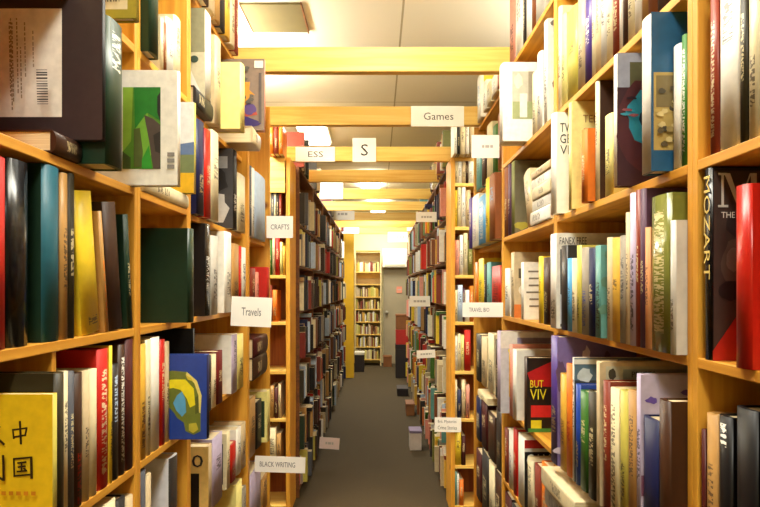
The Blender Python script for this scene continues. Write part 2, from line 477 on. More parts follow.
def art_sky():
    return [((92,118,136), rect(0,0,1,1)), ((60,62,66), rect(0,0,1,0.82)), ((196,206,210), oval(0.12,0.86,0.08,0.06,14,0.2,2)), ((50,44,40), oval(0.4,0.84,0.16,0.10,16,0.15,8)), ((230,228,220), rect(0,0.95,0.5,0.99))], []
def art_bride():
    return [((206,200,170), rect(0,0,1,1)), ((150,148,116), rect(0,0.5,1,1)), ((70,58,50), [(0.55,0.5),(0.64,0.42),(0.62,0.1),(0.56,0.05),(0.5,0.3)]), ((236,232,220), [(0.6,0.42),(0.8,0.3),(0.94,0.05),(0.62,0.05)]),
            ((70,60,50), oval(0.60,0.56,0.06,0.03)), ((60,80,70), oval(0.85,0.42,0.06,0.04))], []
def art_landscape():
    return [((222,226,226), rect(0,0,1,1)), ((96,120,160), [(0,0.44),(0.5,0.5),(1,0.56),(1,0.4),(0,0.4)]), ((110,124,84), rect(0,0.2,1,0.42)), ((222,176,36), rect(0,0.0,1,0.22))], []
def art_warrior():
    r2 = random.Random(17)
    return [((132,112,96), rect(0,0,1,1)), ((90,42,46), oval(0.55,0.80,0.12,0.10,14,0.2,1)), ((206,140,44), oval(0.62,0.5,0.16,0.20,14,0.3,2)), ((96,104,92), oval(0.4,0.62,0.12,0.16,14,0.3,7)), ((170,70,52), oval(0.5,0.26,0.34,0.10,16,0.2,5)), ((50,36,96), oval(0.55,0.10,0.36,0.09,16,0.2,6)), ((88,64,120), oval(0.74,0.3,0.12,0.08,14,0.2,9)),
            ((224,220,206), rect(0.82,0.87,0.98,0.97)), ((88,76,72), rect(0.90,0.1,0.95,0.8))] + [((90,84,76), oval(r2.uniform(0.1,0.8), r2.uniform(0.3,0.9), 0.05, 0.03, 8, 0.4, i)) for i in range(22)], []
def art_frame():
    return [((190,184,166), rect(0.16,0.28,0.56,0.88)), ((150,158,110), rect(0.16,0.28,0.56,0.5)), ((236,228,190), oval(0.26,0.76,0.07,0.09,12,0.2,3)), ((150,138,118), rect(0.42,0.5,0.54,0.88)), ((222,220,208), rect(0.28,0.3,0.4,0.6))], []
def art_ten_cover():
    return [((226,190,110), rect(0,0,1,1)), ((24,20,18), rect(0.1,0.0,0.86,0.66))], [('10', 0.62, 0.74, 0.92, 0.90, M_text), ('E', 0.36, 0.74, 0.5, 0.90, M_text)]
def art_ne():
    return [((222,196,150), rect(0.05,0.82,0.8,0.98))], [('NE', 0.1, 0.86, 0.42, 0.95, M_text)]
def art_redtri(): return [], []
def art_barcode():
    r2 = random.Random(31); p = [((206,198,160), rect(0.25,0.08,0.9,0.55))]
    a = 0.34
    while a < 0.82:
        w = r2.uniform(0.008, 0.022); p.append(((80,76,60), rect(a, 0.14, a+w, 0.40))); a += w + r2.uniform(0.008, 0.02)
    return p, []
def art_text_lines(seed=1, col=(120,112,100)):
    r2 = random.Random(seed); p = []
    for i in range(6):
        a = r2.uniform(0.06, 0.14); p.append((col, rect(a, 0.82-i*0.12, a + r2.uniform(0.25, 0.5), 0.85-i*0.12)))
    return p, []
def art_blobs(seed, cols, n=18):
    r2 = random.Random(seed)
    return [(r2.choice(cols), oval(r2.uniform(0.04,0.7), r2.uniform(0.05,0.95), r2.uniform(0.04,0.12), r2.uniform(0.03,0.1), 12, 0.3, i)) for i in range(n)], []
def art_border(inner=(24,20,20)):
    return [(inner, rect(0.08,0.1,0.92,0.82))], []
M_yellowink = flat_mat('yellow_ink', (238,224,40), 0.5)
M_brownink = flat_mat('brown_ink', (150,110,60), 0.5)

# ---- placing from measurements: a spine edge seen at pixel column px on the face plane stands at this distance
def dist(px, plane): return plane*F/abs(px - CX)

ROWS_R = {'A': 2.21, 'B': 1.877, 'C': 1.594, 'D': 1.294, 'E': 0.95, 'F': 0.665, 'G': 0.38, 'H': 0.08}
ROWS_L = {'A': 2.21, 'B': 1.885, 'C': 1.60, 'D': 1.32, 'E': 1.045, 'F': 0.75, 'G': 0.45, 'H': 0.12}
ST = 0.016
BAYS_R = [(0.36,0.926), (0.926,1.642), (1.642,2.34), (2.34,3.04)]
BAYS_L = [(0.36,1.211), (1.211,1.54), (1.54,2.25), (2.25,2.70)]
PT = 0.015
DEPTH = 0.27

def add_row(side, bay, row, entries, where, prot=0.0):
    rows, bays = (ROWS_R, BAYS_R) if side == 'R' else (ROWS_L, BAYS_L)
    zs = rows[row] + 0.0006
    y0b, y1b = bays[bay][0] + PT + 0.001, bays[bay][1] - PT - 0.001
    keys = sorted(rows, key=lambda k: rows[k])
    k = keys.index(row)
    zmax = rows[keys[k+1]] - ST - 0.002 if k+1 < len(keys) else 9
    sg = 1 if side == 'R' else -1
    prev = y0b
    for (pn, pf, py, col, o) in entries:
        o = dict(o)
        plane = PL - o.pop('prot', prot)
        yn, yf = dist(pn, plane), dist(pf, plane)
        z0 = zs + o.pop('lift', 0.0)
        t = max(0.005, yf - yn)
        if yn < prev + 0.0012:
            yn = prev + 0.0012
            plane = min(plane, PL)
        if yn + t > y1b:
            t = max(0.006, y1b - yn)
            if yn + t > y1b + 0.001:
                print('ROW FULL', side, bay, row, col); continue
        s = F/yn
        hh = o.pop('h', None)
        if hh is None:
            hh = rnd.uniform(0.2, 0.25) if py is None else H + (CY - py)/s - z0
        lean = o.get('lean', 0.0)
        hh = min(hh, zmax - z0 - (0.3*t if lean else 0))
        hh = max(hh, 0.08)
        d = o.pop('d', None) or min(0.235, max(0.12, hh*0.72)) 
        label = o.pop('label', None)
        gap = o.pop('gap', 0.0)
        far_pivot = lean < 0
        base = (sg*plane, yn + (t if far_pivot else 0), z0)
        e = make_book(side, base, t, hh, d, col, far_pivot=far_pivot, **o)
        BOOKS.append(dict(e=e, col=col if isinstance(col, str) else 'coloured', t=t, h=hh, where=where, label=label, row=(side, bay, row)))
        prev = yn + t*max(0.3, math.cos(math.radians(lean))) + gap
        if lean < 0:
            prev = yn + t + hh*math.sin(math.radians(-lean))
    return prev

def flat(side, y0, y1, z0, t, col, xs, d, where, label=None, name='book', **kw):
    """a book lying flat, its spine towards the aisle"""
    sg = 1 if side == 'R' else -1
    e = make_book(side + 'flat', (sg*xs, y0, z0 + 0.0006), t, y1 - y0, d, col, name=name, **kw)
    BOOKS.append(dict(e=e, col=col, t=t, h=y1-y0, where=where, label=label, row=(side, 'flat', where), lying=True))
    return z0 + t + 0.0006

# where-phrases
W = {}
R_NAME = ['first bookcase on right', 'second bookcase on right', 'third bookcase on right', 'fourth bookcase on right']
L_NAME = ['first bookcase on left', 'second bookcase on left', 'third bookcase on left', 'fourth bookcase on left']
ORD = ['top', 'second', 'third', 'fourth', 'fifth', 'sixth', 'seventh', 'eighth']
VIS = {('R',0): 'CDE', ('R',1): 'BCDEF', ('R',2): 'ABCDEFG', ('R',3): 'ABCDEFG', ('L',0): 'BCDEF', ('L',1): 'BCDEF', ('L',2): 'ABCDEFG', ('L',3): 'ABCDEFG'}
def wh(side, bay, row):
    i = VIS[(side, bay)].index(row)
    return f"{ORD[i]} visible shelf, {(R_NAME if side == 'R' else L_NAME)[bay]}"
def RR(bay, row, entries, prot=0.0): return add_row('R', bay, row, entries, wh('R', bay, row), prot)
def LL(bay, row, entries, prot=0.0): return add_row('L', bay, row, entries, wh('L', bay, row), prot)

pb = dict(hard=False)
# ================================================================ right run
RR(0,'C', [(812,782,None,'dark brown',{'h':.235}),(780,759,None,'black',{'h':.24,'label':'black book at the photo edge beside a cream one on the upper right shelf'}),
  (757,746.5,None,'cream',{'h':.225,'lift':0}),(745,738.6,None,'dark olive',{'h':.22}),
  (738,716.5,None,'white',{'h':.245,'title':(.60,.86),'label':'thick off-white hardback with large dark spine lettering, upper right shelf','gloss':.5}),
  (715.5,708.5,None,'red-brown',{'h':.24,'ink':'cream','title':(.1,.8),'label':'slim red-brown book with cream spine title against the pine upright'})])
RR(0,'D', [(748,733,183,'red',{'prot':.01,'title':(2,2.1),'d':.2,'gloss':.28,'label':'glossy plain red hardback in front of the black book with the big M'}),
  (712,702.5,157,'black',{'d':.22,'gap':0,'gloss':.25,'title':(2,2.1),'spine_text':('MOZART',.42,.96,M_gold),'art':art_M(),'label':'black hardback with a big grey M and a red corner on its cover'})])
RR(0,'E', [(815,785,405,'black',{}),(783,757,402,'dark brown',{}),(754,733,412,'black',{'title':(2,2.1)}),
  (729,716.5,418,'black',{'ink':'white','title':(.84,.96),'label':'black book with a white patch at its spine top, lowest right shelf'}),
  (715.5,704.5,416,'tan',{}),(704,700.5,430,'maroon',{})])

RR(1,'B', [(668,655,None,'dark brown',{}),(654,646.5,None,'brown',{}),(646,640.5,None,'tan',{}),(639.5,633,None,'white',{}),(632.5,626.5,None,'cream',{}),
  (626,621.7,None,'dark brown',{}),(621.3,618.6,None,'white',{}),(618,611.3,None,'red-brown',{}),(610.5,605.3,None,'cream',{}),(604.7,599.7,None,'pale grey',{}),
  (599,594.8,None,'beige',{}),(594.2,590.8,None,'cream',{}),(590.2,583.6,None,'purple',{'h':.25,'ink':'white','title':(.35,.6)}),(583,576.6,None,'beige',{'h':.25}),
  (576,565.5,2,'olive yellow',{'title':(.5,.62)}),(564.8,560.6,12,'pale yellow',{}),(560.2,557.4,5,'cream',{})])
RR(1,'C', [(685.5,680.3,33,'green',{'ink':'white','title':(.1,.9)}),(679.8,671.5,42,'white',{'board':'green','title':(2,2.1)}),
  (651,639.5,12,'pale grey',{'prot':.031,'board':(28,90,128),'art':art_blue(),'d':.2,'title':(2,2.1),'label':'tall blue hardback with a tan picture panel on its cover'}),
  (617,612.3,53,'white',{'prot':.03,'art':art_eye(),'board':(84,44,44),'d':.2,'title':(2,2.1),'label':'art book with a turquoise ring on its dark red cover'}),
  (611,603.5,112,'pale yellow',{}),(597.5,594.3,78,'cream',{'board':'dark brown','d':.19,'label':'cream-spined tall book with a dark brown cover by the yellow one'}),
  (593.5,588,128,'orange',{'prot':.02}),
  (571.5,567.5,98,'pale yellow',{'art':art_ten(),'prot':.01,'d':.2,'title':(2,2.1),'label':'pale yellow book with brown lettering high on its cover'}),
  (554.5,550,108,'white',{'prot':.025,'art':art_two(),'d':.18,'title':(2,2.1),'label':'white book with three lines of bold black capitals on its cover'})])
RR(1,'D', [(684.5,679.5,220,'pale grey',{}),(678,656.5,192,'olive',{'gloss':.16,'title':(.12,.9),'label':'thick glossy olive green hardback with a bright reflection down its spine'}),
  (655.8,651.3,227,'peach',{}),(650.8,645.8,188,'plum',{}),(645.3,641.2,188,'red-brown',{}),(640.6,634.2,192,'lavender',{'title':(.1,.6)}),(632.6,629.2,212,'beige',{}),
  (628.6,622.3,235,'grey',{}),(621.6,613.8,237,'gold',{'title':(.5,.6)}),(613.2,608.4,237,'beige',{}),(600.5,593.8,245,'teal',{'d':.15,'art':art_blobs(4,[(178,150,70),(98,140,120)],10),'board':'teal','title':(.1,.6)}),
  (593.2,587.4,248,'navy',{}),(586.7,580.3,247,'grey',{'ink':'blue','title':(.1,.5)}),(579.5,575.8,245,'olive yellow',{}),(575.2,570.8,258,'cream',{}),(570.2,566.4,258,'sky blue',{}),
  (565.6,560,245,'charcoal',{'title':(2,2.1)}),
  (556,549,233,'white',{'prot':.023,'art':art_fanex(),'board':'white','d':.22,'title':(.1,.3),'label':'white book with black capitals along its cover top behind shorter books'})], prot=.02)
RR(1,'E', [(676,665,402,'dark brown',{'title':(2,2.1)}),(663.5,647,422,'navy',{'title':(2,2.1)}),(643,637.3,375,'lavender',{'art':art_lav(),'d':.2,'label':'lavender book with purple blotches across its cover, lower right shelf'}),
  (634.5,626.5,392,'tan',{}),(625.8,618.3,392,'olive yellow',{}),(616.5,608.8,390,'cream',{'title':(.1,.9)}),(607.3,601.8,382,'red-brown',{'d':.2}),
  (599.3,595.2,362,'beige',{'art':art_tanband(),'d':.22,'title':(2,2.1),'label':'tall beige book with a printed band across its cover top'}),
  (594.5,586.7,393,'dark olive',{}),(586.2,578.8,393,'green',{}),(578.4,574.7,385,'blue',{}),(574.2,571.7,358,'pale grey',{'art':art_sky(),'d':.2,'label':'tall book with a grey sky picture behind the blue and green books'}),
  (570.7,565.2,365,'orange',{'ink':'red','title':(.3,.5)}),(564.6,559,375,'gold',{}),
  (557,549.5,335,'purple',{'prot':.034,'board':(120,104,160),'d':.2,'art':art_blobs(9,[(70,60,150),(200,190,210),(90,70,110)],12),'label':'fat purple-spined book at the shelf end beside orange books'})], prot=.03)
z = ROWS_R['F']
w_ = wh('R',1,'F')
z = flat('R',1.335,1.622,z,.075,'dark brown',.47,.24,w_,label='dark brown volume at the bottom of the flat pile, lower right shelf')
z = flat('R',1.34,1.615,z,.07,'red-brown',.46,.24,w_,label='red-brown volume second from bottom of the flat pile, lower right shelf')
z = flat('R',1.335,1.62,z,.062,'grey',.45,.22,w_,label='grey clothbound volume under the cream one in the flat pile')
z = flat('R',1.345,1.618,z,.045,'cream',.44,.2,w_,label='cream paperback topmost of the flat pile, lower right shelf',hard=False)
z = flat('R',1.03,1.325,ROWS_R['F'],.12,'charcoal',.47,.24,w_,label='thick charcoal volume under the navy one, lower right shelf')
z = flat('R',1.04,1.322,z,.13,'navy',.46,.24,w_,label='thick navy volume lying flat beside the cream paperback pile')

RR(2,'A', [(553,543,None,'white',{'h':.3}),(542.5,534.5,None,'pale grey',{'h':.31}),(533.6,531.2,None,'brown',{'h':.28}),(530.6,525.4,None,'white',{'h':.3}),(524.6,522.4,None,'charcoal',{'h':.29}),
  (521.8,514.8,None,'white',{'h':.32}),(514.2,508.6,None,'pink',{'h':.33,'board':'white','lean':0})])
RR(2,'B', [(547,543,18,'white',{'art':art_blobs(14,[(120,116,108),(190,186,176),(80,76,72)],12),'d':.2,'label':'white-spined book with grey photographs on its cover, above the pine edge'}),
  (540.5,536.2,50,'white',{}),(535.4,531.4,70,'cream',{}),
  (502.5,498.5,62,'white',{'prot':.08,'art':art_frame(),'d':.2,'title':(2,2.1),'label':'big white book with a framed picture on its cover jutting into the aisle'})])
w_ = wh('R',2,'C')
z = ROWS_R['C']
for i, (c_, t_) in enumerate([('white',.04),('pale grey',.034),('cream',.036),('white',.03),('beige',.022)]):
    z = flat('R',1.668+.008*(i%2),1.885-.01*(i%3),z,t_,c_,.478+.004*(i%2),.19,w_,label=['white book at the bottom of the flat stack under the bold-lettered book','pale grey book second from bottom of the flat stack','cream book in the middle of the flat white stack','white book second from top of the flat stack','beige paperback topmost of the flat white stack'][i],hard=False)
RR(2,'C', [(532.5,526.5,178,'beige',{'lean':-18,'d':.15,'label':'beige paperback tilted against the flat white stack, third right bookcase','h':.18}),
  (514.5,510.5,160,'olive',{'d':.2,'title':(2,2.1),'board':(110,104,78),'art':art_blobs(33,[(170,160,60),(90,84,60)],8),'label':'grey-olive book facing down the aisle beside the tilted paperback'}),
  (509.5,507.3,158,'plum',{}),(506.8,503.6,160,'brown',{})])
RR(2,'D', [(548,542.5,257,'dark brown',{}),(541.3,537.6,256,'yellow',{}),
  (523.6,520.3,262,'white',{'d':.14,'art':art_text_lines(5),'title':(2,2.1),'label':'white book with faint lines of print, wedged beside the yellow one'}),
  (514,510.2,252,'beige',{'d':.16,'art':([((240,232,210),oval(.3,.42,.2,.1)),((30,26,24),oval(.3,.42,.06,.05)),((214,120,50),rect(.0,0,.9,.2)),((90,80,60),rect(.1,.6,.8,.75))],[]),'label':'patterned beige book with an orange foot and a round white spot'}),
  (508.6,504,268,'white',{})])
RR(2,'E', [(527,523.3,358,'dark brown',{'art':art_viv(),'d':.15,'title':(2,2.1),'label':'black book with yellow capitals and red shapes on its cover'}),
  (515,511.8,350,'white',{'d':.16,'board':'white','title':(2,2.1)}),(511,508.8,345,'pink',{'ink':'orange','title':(.1,.9)}),
  (500.5,496.3,332,'lavender',{'prot':.045,'art':art_lilac(),'d':.25,'title':(2,2.1),'label':'large lilac and yellow cookery book behind the black one with yellow capitals'})], prot=.02)
RR(2,'F', [(549,540,470,'orange',{}),(539,533.5,468,'red-brown',{}),(532,526.5,462,'cream',{}),
  (524.5,516.8,440,'white',{'art':art_game(),'d':.17,'title':(2,2.1),'label':'white-spined book with white capitals on black under a red cover band'}),
  (515.8,512.5,430,'red',{}),(511.8,508,432,'white',{'ink':'purple','title':(.2,.6)}),(507,504,430,'red-brown',{})])
RR(2,'G', [(533,526,None,'dark brown',{'h':.24}),(525,517,None,'cream',{'h':.22}),(516,511,None,'charcoal',{'h':.24}),(510,504,None,'maroon',{'h':.24})])

RR(3,'A', [(498.7,497,95,'pink',{}),(496.3,490.5,77,'white',{}),(489.8,486.2,80,'cream',{}),(485.6,482.6,79,'white',{}),
  (480.6,476.6,73,'white',{'ink':'sky blue','title':(.3,.8),'d':.15,'art':([((240,200,40),rect(.1,.75,.5,.95)),((70,150,210),rect(.1,.5,.5,.7)),((240,180,40),rect(.1,.25,.5,.45))],[]),'label':'white book with yellow and blue squares at the top end'})])
RR(3,'B', [(500.8,497,None,'brown',{'h':.22}),(496,492,None,'green',{'h':.2}),(491,486,None,'cream',{'h':.24}),(485,481,None,'dark brown',{'h':.22}),(480,475.5,None,'teal',{'h':.24})])
RR(3,'C', [(500.5,494.3,172,'brown',{'ink':'sky blue','title':(.6,.8)}),(493.4,489.8,168,'yellow',{}),(488.7,480.8,193,'sky blue',{'ink':'white','title':(.1,.9)}),(480,473.6,193,'white',{'ink':'lavender','title':(.1,.8)}),(472.5,468,197,'purple',{})], prot=.03)
RR(3,'D', [(500,490.6,265,'red',{'ink':'dark brown','title':(.2,.8)}),(489.8,486,262,'teal',{}),(485.3,483.4,264,'charcoal',{}),(482.7,477.6,258,'yellow',{}),(476.8,474.6,262,'orange',{})])
RR(3,'E', [(501,494.5,342,'dark brown',{}),(493.6,487,335,'cream',{'art':art_border(),'d':.16}),(486,480.5,338,'beige',{}),(479.7,475.5,335,'charcoal',{})])
RR(3,'F', [(500.5,495.4,412,'charcoal',{}),(494.6,487,418,'dark brown',{'art':art_ne(),'d':.16,'ink':'cream','title':(.8,.95)}),(486,480.5,402,'maroon',{}),(479.8,475.5,400,'navy',{})])
flat('R',2.60,2.86,.8892,.03,'cream',.475,.2,wh('R',3,'F'),label='cream paperback lying flat across the tops of dark books',hard=False)
RR(3,'G', [(500.5,494,470,'dark brown',{}),(493.4,488,462,'cream',{}),(487.4,481,458,'charcoal',{}),(480.3,475.5,455,'maroon',{})])

# ================================================================ left run
LL(0,'B', [(136.5,140.8,None,'olive yellow',{'prot':.05,'h':.2,'d':.16,'art':art_barcode(),'board':(150,140,40),'label':'olive yellow book with a barcode label on its cover, top left'})])
LL(1,'B', [(151,160,None,'dark green',{'prot':.021,'h':.25,'title':(2,2.1),'label':'tall dark green book with bare spine on the upper left shelf'}),
  (162,164.3,17,'cream',{}),(164.8,167.6,22,'brown',{}),(168.2,175,16,'white',{}),(175.6,182,14,'cream',{})])
zb = flat('L',1.585,1.75,ROWS_L['B'],.05,'charcoal',.48,.2,wh('L',2,'B'),label='charcoal book lying flat under the wedding picture book')
LL(2,'B', [(205,212.5,8,'white',{'lift':.0515,'art':art_bride(),'d':.2,'title':(2,2.1),'gap':.005,'label':'white-spined book with a wedding picture on its cover'}),
  (216,221.5,None,'beige',{'prot':.01,'h':.26}),(233.5,238,62,'pale yellow',{'prot':.07,'d':.16,'title':(2,2.1),'gap':.0})])
LL(2,'A', [(190,196,None,'brown',{'h':.22}),(196.5,203,None,'cream',{'h':.26}),(203.6,210,None,'dark brown',{'h':.24}),(210.6,216,None,'beige',{'h':.25}),(217,221,None,'tan',{'h':.22}),(222,226,None,'charcoal',{'h':.26}),
  (226.6,231,None,'gold',{'h':.22}),(231.6,235.6,None,'cream',{'h':.27}),(236.2,239.2,None,'red-brown',{'h':.26})])
zf = flat('L',2.0,2.13,ROWS_L['B'],.055,'beige',.415,.2,wh('L',2,'B'),label='beige book lying under the upright warrior-picture book')
e_ = make_book('L',(-.39,2.06,zf+.0006),.03,.2455,.19,'pink',art=art_warrior(),title=(2,2.1))
BOOKS.append(dict(e=e_,col='pink',t=.03,h=.245,where=wh('L',2,'B'),label='book with a busy warrior picture standing out at the end of the upper shelf',row=('L',2,'Bx')))
LL(0,'C', [(-14,1.5,None,'red',{'h':.2,'label':'red book just in view at the upper left photo edge'}),
  (103,106.5,None,'black',{'prot':.048,'lift':.0345,'h':.2325,'d':.2,'board':(54,44,44),'art':art_dark_jacket(),'title':(2,2.1),'label':'large dark book with a white printed panel and barcode facing us'}),
  (108.5,125,14,'dark green',{'prot':.05,'ink':'white','title':(.66,.92),'d':.2}),
  (178,183,70,'white',{'prot':.094,'art':art_golf(),'board':'white','d':.185,'title':(2,2.1),'label':'white book with a green golf course picture on its cover'})])
flat('L',.885,.964,ROWS_L['C'],.033,'dark brown',.475,.2,wh('L',0,'C'),label='dark brown book lying flat under the large dark jacketed book')
zf = flat('L',1.235,1.518,ROWS_L['C'],.034,'cream',.478,.21,wh('L',1,'C'),label='cream book lying flat under the landscape-cover book')
e_ = make_book('L',(-.455,1.485,zf+.0006),.022,.225,.19,'olive yellow',art=art_landscape(),title=(2,2.1))
BOOKS.append(dict(e=e_,col='olive yellow',t=.022,h=.225,where=wh('L',1,'C'),label='book with a blue and yellow landscape on its cover',row=('L',1,'Cx')))
LL(2,'C', [(198.3,205.3,118,'navy',{}),(206.3,212,128,'red',{}),(212.6,220,106,'cream',{}),(233,238,132,'black',{'art':([((60,58,60),rect(0,0,1,1)),((190,186,180),oval(.7,.25,.2,.2,14,.2,2)),((30,28,30),oval(.6,.6,.3,.2,14,.2,3)),((150,150,150),rect(.5,.75,.9,.9))],[]),'d':.18,'ink':'white','label':'black book with a grey photograph cover above the white shelf card'}),
  (238.8,246.5,172,'cream',{})])
LL(3,'C', [(250.3,252.3,165,'slate',{}),(252.8,255,165,'white',{}),(255.6,266.5,160,'pale blue',{'title':(2,2.1)})])
LL(0,'D', [(-12,9,152,'red',{'title':(2,2.1)}),(10,31.5,157,'black',{'gloss':.22,'title':(2,2.1),'label':'thick glossy black volume beside the blue-green one'}),
  (45,61.8,162,'blue-green',{'board':'dark green','title':(2,2.1),'d':.2,'label':'thick blue-green clothbound book with a dark green cover'}),
  (62.6,69.4,172,'tan',{}),(70,75.8,170,'dark olive',{'gap':.026}),
  (85.6,103,192,'yellow',{'lean':8,'title':(.06,.12)}),(107,110,212,'tan',{'lean':8,'ink':'orange','title':(.1,.6)}),(113,125,203,'dark brown',{'lean':8,'title':(2,2.1)}),(130,134,215,'dark green',{'lean':6})])
LL(1,'D', [(190,195,228,'dark green',{'prot':.055,'d':.185,'title':(2,2.1),'label':'plain dark green book turned face-on beside the pine upright'})])
LL(2,'D', [(205.3,211.5,222,'black',{'d':.18,'gloss':.15,'ink':'white','art':art_blobs(41,[(70,76,50),(40,36,30),(150,140,110),(110,96,60)],14)}),
  (212.5,219,235,'pale grey',{}),(226,232.5,231,'white',{'title':(.2,.5)}),(233.2,240,243,'tan',{}),(240.5,242,246,'red',{}),(242.4,246.7,247,'white',{})])
LL(3,'D', [(252,256,268,'red-brown',{}),(257,259.5,272,'pink',{}),(267.5,270,267,'red',{'prot':.03,'d':.17,'title':(2,2.1),'label':'red book turned face-on at the end of the run behind a white card'})])
e_ = make_book('L',(-.435,.815,ROWS_L['E']+.0006),.022,.238,.2,'dark olive',title=(2,2.1))
BOOKS.append(dict(e=e_,col='dark olive',t=.022,h=.238,where='',label='dark olive hardback standing behind the yellow book with brushed characters',row=('L',0,'Ex')))
e_ = make_book('L',(-.432,.798,ROWS_L['E']+.0006),.012,.213,.165,'olive yellow',board=(224,188,26),art=art_chinese(),title=(2,2.1),hard=False)
BOOKS.append(dict(e=e_,col='yellow',t=.012,h=.213,where='',label='yellow book with black brushed Chinese characters on its cover',row=('L',0,'Ex')))
LE0 = [(64,69.3,372,'cream',{}),(70,75.6,372,'slate',{}),(76.2,84,374,'dark brown',{'ink':'red','title':(.02,.4)}),(84.6,91,372,'beige',{}),(91.6,98.6,370,'cream',{'title':(2,2.1)}),
  (99.6,110,350,'red',{'board':'red','d':.19,'ink':'cream','title':(.1,.85),'label':'thick red hardback with cream spine title beside two cream books'}),
  (110.5,113,346,'yellow',{}),(113.6,120,365,'charcoal',{'ink':'pale blue','title':(.5,.9)}),(120.6,126.3,345,'dark brown',{'ink':'white','title':(.1,.9)}),(126.9,136.5,340,'maroon',{'title':(2,2.1)})]
LL(0,'E', LE0)
LL(1,'E', [(140.8,147,345,'gold',{'ink':'maroon','title':(.1,.5)}),(147.5,152,340,'cream',{}),(152.6,161,338,'white',{'title':(2,2.1)}),(161.6,166,340,'red',{}),(166.5,170.5,342,'beige',{}),
  (204,207.5,355,'navy',{'prot':.085,'board':'blue','art':art_map(),'d':.165,'title':(2,2.1),'label':'blue book with a yellow and green island map on its cover'}),
  (194,197.5,328,'black',{'prot':.02,'d':.2,'h':.252,'title':(2,2.1)})])
LL(2,'E', [(207,212.5,357,'black',{}),(213.6,217,355,'cream',{}),(218,223.6,352,'dark red',{}),(233,238.2,335,'lavender',{'board':'white','d':.18,'title':(.5,.9)}),(239,244.5,335,'pale yellow',{})])
z = ROWS_L['E']
z = flat('L',2.28,2.55,z,.085,'dark brown',.47,.2,wh('L',3,'E'),label='dark brown boxed volume lying at the bottom behind the end of the left run')
z = flat('L',2.285,2.56,z,.075,'maroon',.47,.2,wh('L',3,'E'),label='maroon boxed volume lying on the dark brown one')
LL(0,'F', [(96,104,None,'dark brown',{'h':.25}),(105,118,None,'cream',{'h':.26}),(119,127,None,'charcoal',{'h':.25}),(128,135.5,None,'beige',{'h':.24})])
LL(1,'F', [(142,147,472,'slate',{}),(147.6,152.4,476,'beige',{}),(171,179,459,'charcoal',{'board':(228,230,240),'d':.19,'prot':.0,'title':(2,2.1),'label':'dark-spined book with a plain pale blue-grey cover, lower left shelf'})])
LL(2,'F', [(208.5,213,447,'beige',{'prot':.02,'art':art_ten_cover(),'d':.18,'title':(2,2.1),'label':'tan book with a black panel and the number 10 on its cover'}),
  (214,224,440,'lavender',{}),(227,231,434,'cream',{'art':art_border(),'d':.16}),(231.7,237,446,'red',{}),(237.6,242,430,'white',{}),(242.4,246.6,425,'beige',{})])
LL(3,'F', [(250.3,256.6,400,'tan',{}),(257.3,262.6,403,'black',{}),(266.5,270,392,'pale yellow',{'prot':.02,'art':art_border((40,60,40)),'d':.15,'title':(2,2.1),'label':'pale yellow book with a dark green bordered cover at the run end'})])
LL(2,'G', [(238,243,485,'pale yellow',{}),(243.5,247,490,'grey',{})])
LL(3,'G', [(250.3,262,478,'lavender',{'title':(2,2.1)}),(262.8,268,480,'tan',{})])

# ================================================================ bookcases
def bookcase(side, y0, y1, plane, zs, label, top, depth=DEPTH, cream=False, back=True, dark=False, recess=0.0):
    sg = 1 if side == 'R' else -1
    e = empty('bookcase', (sg*(plane + depth/2), (y0+y1)/2, 0), label, 'bookcase', 'pine bookcases along the aisle')
    cx, cy = e.location.x, e.location.y
    w2, l2 = depth/2, (y1-y0)/2
    ms, mu = (M_cream_wood, M_cream_wood) if cream else (M_shelf, M_upright)
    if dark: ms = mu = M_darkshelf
    for a, b in ((-l2, -l2+PT), (l2-PT, l2)):
        box_obj('side_panel', (-w2, a, 0.0), (w2, b, top), mu, e, 0.0015)
    for z in zs:
        box_obj('shelf', (-w2 + (recess if sg > 0 else 0), -l2+PT, z-ST), (w2 - (recess if sg < 0 else 0), l2-PT, z), ms, e, 0.0015)
    if back:
        xb = w2 if side == 'R' else -w2
        box_obj('back_panel', (xb-0.004 if side == 'R' else xb, -l2+PT, 0.02), (xb if side == 'R' else xb+0.004, l2-PT, top), M_back_shaded, e)
    return e

for i, (a, b) in enumerate(BAYS_R):
    bookcase('R', a, b, PL, list(ROWS_R.values()), ['pine bookcase at the photo edge holding the big M book', 'pine bookcase holding the blue and turquoise-ringed art books', 'pine bookcase holding the framed-picture book and flat white stack', 'last pine bookcase of the right run before the gap'][i], 2.21, recess=.022 if i == 3 else 0)
for i, (a, b) in enumerate(BAYS_L):
    e = bookcase('L', a, b, PL, [v for k, v in ROWS_L.items()], ['pine bookcase holding the large dark book and yellow Chinese book', 'narrow pine bookcase holding the blue island map book', 'pine bookcase with a white card at its middle shelf', 'last pine bookcase of the left run, half empty'][i], 2.21, recess=.022 if i >= 2 else 0)
    if i == 0:
        pass
        box_obj('divider', (-DEPTH/2+.01, .900-e.location.y, ROWS_L['D']-ST-.276+.003), (DEPTH/2-.004, .912-e.location.y, ROWS_L['D']-ST), M_upright, e, .001)

